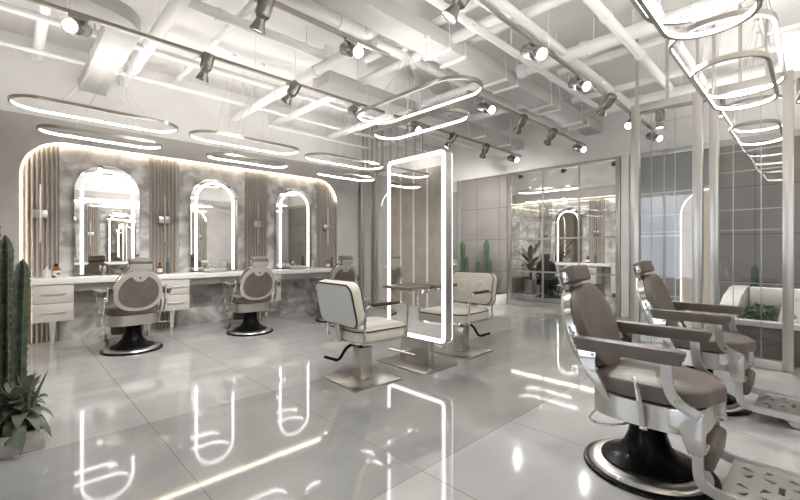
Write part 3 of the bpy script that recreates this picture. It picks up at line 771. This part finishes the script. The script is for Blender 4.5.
def spot(x, y, aim, label, lit=True, gain=1):
    o = thing('spotlight', (x, y, ZT), label, 'spotlight', 'track spotlights')
    d = Vector(aim).normalized()
    obj('adapter', B().box(-.07, .07, -.02, .02, -.03, -.0005, .003), 'bronze', o)
    hub = Vector((0, 0, -.10))
    q = d.to_track_quat('Z', 'Y').to_matrix().to_4x4(); mt = Matrix.Translation(hub) @ q @ Matrix.Scale(1.15, 4)
    h = obj('housing', B().lathe([(.0, -.12), (.050, -.12), (.053, -.115), (.053, .02), (.034, .045), (.034, .06), (.058, .125), (.058, .132), (.050, .132), (.044, .115), (.0, .115)], seg=24).xf(mt), 'spotmetal', o)
    obj('lens', B().lathe([(.044, .1155), (.047, .122), (.0, .123)], seg=20).xf(mt), 'lens', h)
    obj('bracket', B().box(-.012, .012, -.012, .012, -.06, -.0305), 'bronze', o)
    if lit:
        L = bpy.data.lights.new('spot_lamp', 'SPOT'); L.energy = SPOT_W*gain; L.spot_size = math.radians(105); L.spot_blend = 1.0; L.shadow_soft_size = 0.0
        L.color = (1, .98, .95)
        lo = bpy.data.objects.new('spot_lamp', L); COL.objects.link(lo); lo.parent = o
        lo.location = hub+d*.16; lo.rotation_euler = d.to_track_quat('-Z', 'Y').to_euler()
SPOT_W = 58
f_, c_, s_ = 403.3, .6968, .7173
def tx(y, px): r = (px-400)/f_; return y/(s_-c_*r)*(s_*r+c_)
CAMD = lambda x, y, k=.25: (-x*.5, -y*.5, -1.6)
def face(x, y, sg=1): return (Vector((0-x, 0-y, -1.9)).normalized()+Vector((.7173, -.6968, -.25))*(.62*sg)).normalized()
for y, px, kind, lb in [
    (TA, 78, 'f', 'leftmost spotlight, glowing lens turned to us'), (TA, 206, 'l', 'dark spotlight on the near left track above the first ring lights'), (TA, 292, 'w', 'dark tilted spotlight on the near left track above the second ring lights'), (TA, 356, 'f', 'glowing spotlight at the end of the near left track, by the upper mirror ring'),
    (TA, 414, 'f', 'glowing spotlight just above the standing mirror'), (TA, 451, 'w', 'dark spotlight at the right top corner of the standing mirror'), (TA, 485, 'e', 'dark spotlight on the left track over the tiled panel'), (TA, 513, 'f', 'glowing spotlight at the far end of the left track'),
    (TB, 263, 'l', 'big dark spotlight at the top, pointing down'), (TB, 351, 'f', 'glowing spotlight at the end of the middle near track'), (TB, 486, 'f', 'glowing spotlight on the far middle track, nearest the mirror rings'), (TB, 521, 'e', 'dark spotlight on the far middle track, second along'), (TB, 551, 'e', 'dark spotlight on the far middle track, third along'), (TB, 579, 'f', 'glowing spotlight at the far end of the middle track'),
    (TC, 460, 'w', 'big dark spotlight at the top edge on the right track'), (TC, 533, 'f', 'largest glowing spotlight on the right track'), (TC, 579, 'f', 'second glowing spotlight on the right track'), (TC, 607, 'e', 'dark spotlight on the right track left of the glass screen post'), (TC, 632, 'd', 'small spotlight just left of the glass screen post'), (TC, 654, 'f', 'glowing spotlight seen through the glass screen')]:
    x = tx(y, px)
    aim = {'f': face(x, y, -.6 if px < 100 else 1), 'l': (-.15, .45, -1), 'w': (-.42, .50, -.95), 'e': (.5, .75, -.6), 'd': (-.8, .1, -.6)}[kind]
    spot(x, y, aim, lb, True, 1.25 if kind == 'e' else 1)
obj('light_track', B().box(9.2, 9.24, 2.6, 6.9, ZT, ZT+.035, .002), 'bronze', None, 'light track in the room behind the glass', 'track', 'ceiling light tracks')
for y, lb in ((6.3, 'left end'), (5.2, 'middle left'), (4.1, 'middle right'), (3.0, 'right end')):
    spot(9.22, y, (.9, 0, -.9), 'spotlight on the track behind the glass, '+lb)
obj('light_track', B().box(6.9, 6.94, -.6, 1.9, ZT, ZT+.035, .002), 'bronze', None, 'added fill light track over the wash unit', 'track', 'ceiling light tracks')  # track and its spots are added to brighten the wash area
for y, lb in ((1.6, 'left'), (.9, 'centre'), (.1, 'right')):
    spot(6.92, y, (-.1, 0, -1), 'added spotlight on the fill track over the wash unit, '+lb, y > .5 and y < 1)

# ------------------------------------------------------------------ pipes and ducts
def pipe(a, bq, r, label, collars=(), hang=(), elbow=None, group='white ceiling pipes'):
    a, bq = Vector(a), Vector(bq); d = (bq-a).normalized()
    pts = [a, bq]
    if elbow: pts = [a, bq]+[Vector(e) for e in elbow]
    b = B()
    if elbow:
        pts = [Vector(p) for p in [tuple(a), tuple(bq-d*.1)]]+[Vector(p) for p in smooth([tuple(bq-d*.1), tuple(bq)]+list(elbow), 2)[1:]]
    b.tube(pts, r, 14)
    o = obj('ceiling_pipe', b, 'pipe', None, label, 'pipe', group)
    for t in collars:
        p = a+(bq-a)*t; obj('coupling', B().cyl(p-d*.04, p+d*.04, r*1.18, seg=14), 'pipe', o)
    for t in hang:
        p = a+(bq-a)*t; obj('hanger_rod', B().cyl(p+Vector((0, 0, r)), (p.x, p.y, ZC), .009, seg=6), 'pipe', o)
W_ = YL-.001
# across the room (along y), ending at the left wall
pipe((.27, 5.1, 3.77), (.27, W_, 3.77), .055, 'slim white pipe running into the left wall at the top left corner', (.93,), (.3, .7))
pipe((1.23, -.7, 3.74), (1.23, W_, 3.74), .072, 'thick white pipe running into the left wall, right of the near duct', (.45, .9), (.75, .92))
pipe((1.86, -.7, 3.86), (1.86, W_, 3.86), .038, 'slim white pipe into the left wall between two thick ones', (.6, .9), (.7, .9))
pipe((2.90, 3.7, 3.60), (2.90, W_, 3.60), .066, 'thick white pipe into the left wall above the second ring lights', (.25, .55), (.4, .8))
pipe((3.69, 2.2, 3.69), (3.69, W_, 3.69), .06, 'medium white pipe into the left wall above the third arched mirror', (.6,), (.5, .8))
pipe((4.84, 3.3, 3.62), (4.84, W_, 3.62), .066, 'thick white pipe into the left wall above the third ring lights', (.7,), (.5, .8))
pipe((3.45, -.7, 3.80), (3.45, 4.2, 3.80), .05, 'white cross pipe ending between the two long ducts, nearer one', (.8,), (.6, .9))
pipe((4.05, -.7, 3.82), (4.05, 3.9, 3.82), .06, 'white cross pipe ending between the two long ducts, further one', (.75,), (.6, .9))
pipe((5.05, -.7, 3.70), (5.05, 2.85, 3.70), .08, 'thick white cross pipe with a capped end over the right track', (.985, .75), (.72, .85))
pipe((5.75, -.7, 3.84), (5.75, 2.6, 3.84), .05, 'slim white cross pipe behind the thick capped one', (.8,), (.7, .88))
pipe((6.7, -.7, 3.72), (6.7, 2.8, 3.72), .05, 'slim white cross pipe above the glass screens', (.8,), (.65, .9))
pipe((7.5, -.7, 3.72), (7.5, 2.6, 3.72), .09, 'thick white cross pipe behind the glass screens', (.7,), (.65, .9))
pipe((6.3, 3.3, 3.74), (6.3, W_, 3.74), .07, 'medium white pipe into the left wall behind the standing mirror top', (.4,), (.3, .6))
# along the room (along x)
XE = XF-.001
pipe((-.14, 5.68, 3.70), (XE, 5.68, 3.70), .042, 'long slim pipe along the room, second from the left wall', (.2, .5), (.1, .25, .4, .6))
pipe((-.14, 6.70, 3.70), (XE, 6.70, 3.70), .032, 'long slim pipe along the room, nearest the left wall', (.3,), (.15, .35, .6))
pipe((3.4, 6.95, 3.52), (5.9, 6.95, 3.52), .028, 'short thin pipe end close to the left wall above the glass screens', (.5,), (.2, .8))
pipe((1.1, 4.43, 3.76), (2.85, 4.43, 3.76), .055, 'medium white pipe along the room with a turned-up end', (.3,), (.5, .9), elbow=[(2.98, 4.43, 3.78), (3.0, 4.43, 3.9)])
pipe((.95, 3.55, 3.70), (2.75, 3.55, 3.70), .07, 'white pipe beside the central duct ending in an elbow', (.9,), (.85,), elbow=[(2.9, 3.55, 3.70), (2.92, 3.42, 3.70)])
pipe((3.1, 3.62, 3.70), (XE, 3.62, 3.70), .06, 'long white pipe along the left flank of the central duct', (.4,), (.3, .6))
pipe((1.6, 2.52, 3.62), (6.97, 2.52, 3.62), .04, 'slim white pipe along the room between duct and right track', (.35, .7), (.2, .5, .8))
pipe((1.2, 2.19, 3.72), (XE, 2.19, 3.72), .048, 'white pipe close above the right light track', (.45, .7), (.3, .6))
pipe((1.2, 1.48, 3.62), (6.95, 1.48, 3.62), .05, 'white pipe along the room right of the right track, dropping end by the glass screen', (.55, .75), (.4, .7))
pipe((2.0, 1.15, 3.74), (7.6, 1.15, 3.74), .045, 'white pipe along the room furthest right, above the glass screens', (.5,), (.4, .7))

def duct(x0, x1, y0, y1, z0, z1, label, trap=(), along='x', flanges=()):
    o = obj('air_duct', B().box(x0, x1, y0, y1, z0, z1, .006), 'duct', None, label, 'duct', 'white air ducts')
    for t in flanges:
        if along == 'x':
            x = x0+(x1-x0)*t; obj('flange', B().box(x-.02, x+.02, y0-.012, y1+.012, z0-.012, z1+.012), 'duct', o)
        else:
            y = y0+(y1-y0)*t; obj('flange', B().box(x0-.012, x1+.012, y-.02, y+.02, z0-.012, z1+.012), 'duct', o)
    for t in trap:
        b = B()
        if along == 'x':
            x = x0+(x1-x0)*t
            b.box(x-.02, x+.02, y0-.035, y1+.035, z0-.028, z0-.001)
            for y in (y0-.022, y1+.022): b.cyl((x, y, z0-.013), (x, y, ZC), .006, seg=6)
        else:
            y = y0+(y1-y0)*t
            b.box(x0-.07, x1+.07, y-.02, y+.02, z0-.045, z0-.013)
            for x in (x0-.05, x1+.05): b.cyl((x, y, z0-.013), (x, y, ZC), .008, seg=6)
        obj('hanger', b, 'pipe', o)
    return o
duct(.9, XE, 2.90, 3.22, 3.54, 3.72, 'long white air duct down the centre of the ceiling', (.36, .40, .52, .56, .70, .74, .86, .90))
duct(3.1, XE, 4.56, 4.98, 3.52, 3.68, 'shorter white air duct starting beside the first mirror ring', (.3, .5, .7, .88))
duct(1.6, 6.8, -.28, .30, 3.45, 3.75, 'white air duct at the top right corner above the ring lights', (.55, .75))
o = duct(.71, 1.01, 5.05, W_, 3.50, 3.645, 'short white air duct running into the left wall', (), 'y', (.45, .985))
R = []
for (xa, ya), (xb, yb) in [((.71, 5.05), (1.01, 5.05)), ((.69, 4.99), (.985, 4.86)), ((.64, 4.96), (.87, 4.70)), ((.55, 4.95), (.70, 4.61)), ((.35, 4.95), (.42, 4.56)), ((-.14, 4.95), (-.14, 4.53))]:
    R.append([(xa, ya, 3.50), (xb, yb, 3.50), (xb, yb, 3.645), (xa, ya, 3.645)])
obj('transition', B().rings(R), 'duct', o)

# ------------------------------------------------------------------ plants
def cactus(loc, h, r, m, label, group, ribs=7, lean=(0, 0), spines=True, name='cactus'):
    o = thing(name, loc, label, 'cactus', group)
    seg = ribs*6; R = []; n = 40
    dep = .62 if ribs <= 5 else .28
    n = int(h/.0125) if ribs <= 5 else n
    def rad(t): return r*(.93+.05*math.sin(t*9+loc[0]*30))*(1-max(0, (t-.9)/.1)**2.2*.93)*(.8+.2*min(1, t*6))
    for i in range(n+1):
        t = i/n
        rr = rad(t); z = h*t; wv = 1+(.09*math.sin(z*2*PI/.05) if ribs <= 5 else 0)
        ring_ = []
        for k in range(seg):
            a = 2*PI*k/seg; c0 = math.cos(ribs*a)
            q = rr*(1-dep*.35+dep*(max(c0, -.6))*(wv if c0 > 0 else 1))
            ring_.append((lean[0]*t*t+q*math.cos(a), lean[1]*t*t+q*math.sin(a), z))
        R.append(ring_)
    obj('stem', B().rings(R), m, o, ang=80)
    if spines:
        b = B(); rnd = random.Random(int(h*1000))
        for q in range(ribs):
            a = 2*PI*q/ribs
            for i in range(int(h/.05)):
                t = (i+.25)*.05/h; rr = rad(t)*(1-dep*.35+dep)*.98
                p = Vector((lean[0]*t*t+rr*math.cos(a), lean[1]*t*t+rr*math.sin(a), h*t))
                for _ in range(2):
                    dd = Vector((math.cos(a+rnd.uniform(-.7, .7)), math.sin(a+rnd.uniform(-.7, .7)), rnd.uniform(-.3, .8)))*rnd.uniform(.014, .03)
                    b.tube([p-dd*.2, p+dd], [.002, .0004], 3)
        tag(obj('spines', b, 'spine', o), kind='stuff')
    return o
pl = thing('planter', (.0, 3.9, 0), 'long low concrete planter on the floor at the left edge', 'planter')
obj('box', B().box(-.13, .165, -.52, 1.0, 0, .125, .006), 'planter', pl)
obj('soil', B().box(-.115, .15, -.505, .985, .126, .132), 'soil', pl)
PG = 'cacti in the near planter'
cactus((-.075, 3.66, .133), 1.37, .031, 'cactus', 'tallest ribbed cactus at the left edge of the picture', PG, 5)
cactus((-.015, 3.82, .133), 1.22, .032, 'cactus', 'ribbed cactus second tallest in the near planter', PG, 5)
cactus((.045, 3.62, .133), 1.06, .034, 'cactus', 'ribbed cactus nearest the counter in the near planter', PG, 5, (.02, -.02))
cactus((.05, 3.98, .133), .95, .024, 'palecactus', 'thin mottled pale cactus between the dark ones', PG, 8)
cactus((-.07, 3.92, .133), .9, .036, 'cactus', 'shorter dark cactus at the picture edge behind the tallest', PG, 7)

def leaf_mesh(b, base, ang, L, w, up, droop, n=6, fold=.15):
    d = Vector((math.cos(ang), math.sin(ang), 0)); sd = Vector((-d.y, d.x, 0)); L0 = []; R0 = []; C0 = []
    for i in range(n+1):
        t = i/n; ww = w*math.sin(PI*min(1, .12+.88*t))**.7*(1 if t < .99 else .05)
        c = Vector(base)+d*L*t*(1-.15*t)+Vector((0, 0, up*t-droop*t*t))
        C0.append(c); L0.append(c+sd*ww/2+Vector((0, 0, ww*fold))); R0.append(c-sd*ww/2+Vector((0, 0, ww*fold)))
    th = Vector((0, 0, -.0025))
    rows = [[L0[i], C0[i], R0[i], R0[i]+th, C0[i]+th, L0[i]+th] for i in range(n+1)]
    b.rings(rows)
ag = thing('succulent', (.045, 3.50, .133), 'grey green leafy succulent at the foot of the near cacti', 'plant', None)
rnd = random.Random(3)
for i in range(40):
    b = B(); t = i/40
    leaf_mesh(b, (rnd.uniform(-.02, .03), rnd.uniform(-.02, .02), .02+.12*t), i*2.4, .10+.07*(1-t)+rnd.uniform(0, .05), .06+rnd.uniform(0, .025), .10+.17*t, .19*(1-t)+.07)
    obj('leaf', b, 'leaf', ag, ang=60)
ag2 = thing('succulent', (.07, 3.95, .133), 'leafy succulent further along the near planter', 'plant')
for i in range(16):
    b = B(); t = i/16
    leaf_mesh(b, (0, 0, .02+.08*t), i*2.4, .10+.05*(1-t), .05, .12+.12*t, .10*(1-t)+.05); obj('leaf', b, 'leaf', ag2, ang=60)
al = thing('aloe', (.09, 3.47, .133), 'spiky pale aloe with upright leaves at the planter corner', 'plant')
for i in range(7):
    a = i*.9+.3; b = B()
    b.tube(smooth([(0, 0, 0), (.03*math.cos(a), .03*math.sin(a), .16), (.10*math.cos(a), .10*math.sin(a), .33)], 1), [.014, .013, .011, .009, .006, .001][:len(smooth([(0,0,0),(0,0,1),(0,0,2)], 1))], 6)
    obj('leaf', b, 'leaf', al)

# far planter with cacti
fp = thing('planter', (8.12, 5.6, 0), 'white planter at the foot of the tiled panel by the far glass', 'planter')
obj('box', B().box(-.18, .18, -.62, .62, 0, .24, .01), 'porcelain', fp); obj('soil', B().box(-.16, .16, -.60, .60, .241, .247), 'soil', fp)
FG = 'cacti before the tiled panel'
for x, y, h, r, lb in ((8.12, 6.12, 1.22, .062, 'tall green cactus at the left end of the far planter'), (8.1, 5.98, .85, .05, 'medium green cactus second in the far planter'), (8.14, 5.68, .75, .055, 'short green cactus in the middle of the far planter'), (8.12, 5.42, 1.25, .062, 'tall green cactus at the right half of the far planter'), (8.08, 5.30, .8, .048, 'shorter green cactus beside the right tall one')):
    cactus((x, y, .248), h, r, 'cactus2', lb, FG, 7, spines=False)
gr = thing('grass_plant', (8.05, 5.10, .248), 'tuft of dry ornamental grass at the right end of the far planter', 'plant')
b = B(); rnd = random.Random(5)
for i in range(60):
    a = rnd.uniform(0, 2*PI); L = rnd.uniform(.08, .2); h = rnd.uniform(.25, .5)
    b.tube([(0, 0, 0), (L*.3*math.cos(a), L*.3*math.sin(a), h*.6), (L*math.cos(a), L*math.sin(a), h)], [.006, .005, .001], 4)
tag(obj('blades', b, 'grass', gr), kind='stuff')

# palm behind glass
pm = thing('potted_palm', (10.8, 5.72, 0), 'palm in a round grey pot in the room behind the glass', 'plant')
obj('pot', B().lathe([(.16, 0), (.21, .05), (.22, .40), (.205, .40), (.19, .34), (0, .34)], seg=28), 'satin', pm)
obj('stem', B().tube([(0, 0, .341), (.02, .01, .6), (0, 0, 1.0)], [.05, .04, .03], 10), 'wood', pm)
rnd = random.Random(11)
for i in range(16):
    b = B(); t = i/16
    leaf_mesh(b, (0, 0, .55+.5*t), i*2.4, .50+.15*(1-t), .17, .45+.40*t, .22+.25*(1-t), 8, .12); obj('frond', b, 'palm', pm, ang=60)

# left corner items beyond screens
tag(obj('wall_shelf', B().box(XF-.3, XF-.001, 6.43, 7.0, .86, .90, .004), 'porcelain'), 'small white shelf on the far wall right of the standing mirror', 'shelf')
struct('wall_mirror_strip', B().box(XF-.012, XF-.0005, 6.44, 6.95, 1.0, 2.75), 'glassmirror', 'tinted mirror strip in the far left corner')
wp = thing('potted_plant', (7.4, 6.72, 0), 'leafy pot plant behind the slim glass screen', 'plant')
obj('pot', B().lathe([(.14, 0), (.18, .45), (.165, .45), (0, .42)], seg=24), 'planter', wp)
for i in range(14):
    b = B(); leaf_mesh(b, (0, 0, .45+.03*i), i*2.4, .32, .13, .45, .25, 6); obj('leaf', b, 'palm', wp, ang=60)

# ------------------------------------------------------------------ wash unit behind the right screen
ws = thing('wash_unit', (6.75, -.1, 0), 'white and taupe wash unit behind the rightmost glass screen', 'wash unit')
obj('plinth', B().box(-.7, .75, -.62, .90, 0, .385, .006), 'brownbox', ws)
obj('front_ledge', B().box(-.72, -.56, -.62, .92, .386, .45, .012), 'porcelain', ws)
obj('side_shell', B().prism([(-.56, .386), (.75, .386), (.75, .75), (.40, .75), (-.20, .67), (-.56, .57)], lambda a, c, d: (a, d, c), .74, .92, .02), 'porcelain', ws)
obj('back_shell', B().box(.60, .75, -.62, .739, .386, .74, .03), 'porcelain', ws)
obj('seat_pad', B().rbox((.02, .19, .46), (1.15, .42, .12), (0, -.12, 0), .03), 'pad', ws)
obj('seat_pad', B().rbox((.02, -.40, .46), (1.15, .30, .12), (0, -.12, 0), .03), 'pad', ws)
def bowl(y):
    obj('bowl', B().lathe([(.10, .0), (.19, .06), (.23, .16), (.215, .16), (.17, .07), (0, .04)], c=(.42, y, .58), seg=28, sx=1.0), 'porcelain', ws)
bowl(-.14)
obj('faucet', B().tube(smooth([(-.62, .33, .45), (-.62, .33, .53), (-.60, .30, .55), (-.55, .25, .50)], 2), .022, 10), 'satin', ws)
gb = B(); rnd = random.Random(9)
for i in range(420):
    p = (rnd.uniform(-.48, .45), rnd.uniform(.46, .68), .40+rnd.uniform(0, .14)); leaf_mesh(gb, p, rnd.uniform(0, 6.28), rnd.uniform(.04, .08), .03, rnd.uniform(-.01, .05), .02, 3)
hd = thing('hedge_plant', (6.75, -.1, .0), 'dark green leafy planting inside the wash unit edge', 'plant')
tag(obj('foliage', gb, 'moss', hd), kind='stuff')
for y, h, lb in ((.76, .45, 'left'), (.64, .82, 'centre'), (.54, .40, 'right')):
    cactus((8.14, y, .0), h*.9+.3, .042, 'cactus2', 'green cactus before the tiled wash wall, %s of three' % lb, 'cacti before the tiled wash wall', 7, spines=False)
# lit arch by the mirror screen
la = thing('light_arch', (XF-.07, 1.3, 0), 'warm glowing arched edge on the panel behind the first glass screen', 'wall light')
ap = [(1.60, 0), (1.60, 1.85)]+[(1.60-.40*(1-math.cos(k*PI/2/10)), 1.85+.40*math.sin(k*PI/2/10)) for k in range(1, 11)]+[(1.165, 2.25), (1.165, 0)]
obj('panel', B().prism(ap, lambda a, c, d: (d, a-1.3, c), -.01, .03), 'cream', la)
obj('light_strip', B().tube([(-.02, a-1.3, c) for a, c in ap[:-1]], .011, 6), 'leddim', la)

# ------------------------------------------------------------------ light, camera, view
w = bpy.data.worlds.new('World'); sc.world = w; w.use_nodes = True
bg = w.node_tree.nodes['Background']; bg.inputs[0].default_value = (.86, .92, 1.0, 1); bg.inputs[1].default_value = 1.8

cam = bpy.data.cameras.new('Camera'); cam.sensor_width = 36; cam.lens = 403.3/800*36; cam.clip_start = .03
co = bpy.data.objects.new('Camera', cam); COL.objects.link(co); co.location = (0, 0, 1.25)
co.rotation_euler = (PI/2, 0, math.atan2(.7173, .6968)-PI/2)
sc.camera = co
sc.view_settings.view_transform = 'Standard'; sc.view_settings.look = 'None'; sc.view_settings.gamma = 1
sc.view_settings.exposure = 1.1
sc.cycles.use_denoising = True
sc.cycles.max_bounces = 10; sc.cycles.diffuse_bounces = 5; sc.cycles.glossy_bounces = 6; sc.cycles.transparent_max_bounces = 16
sc.cycles.sample_clamp_indirect = 8
sc.cycles.caustics_reflective = False; sc.cycles.caustics_refractive = False
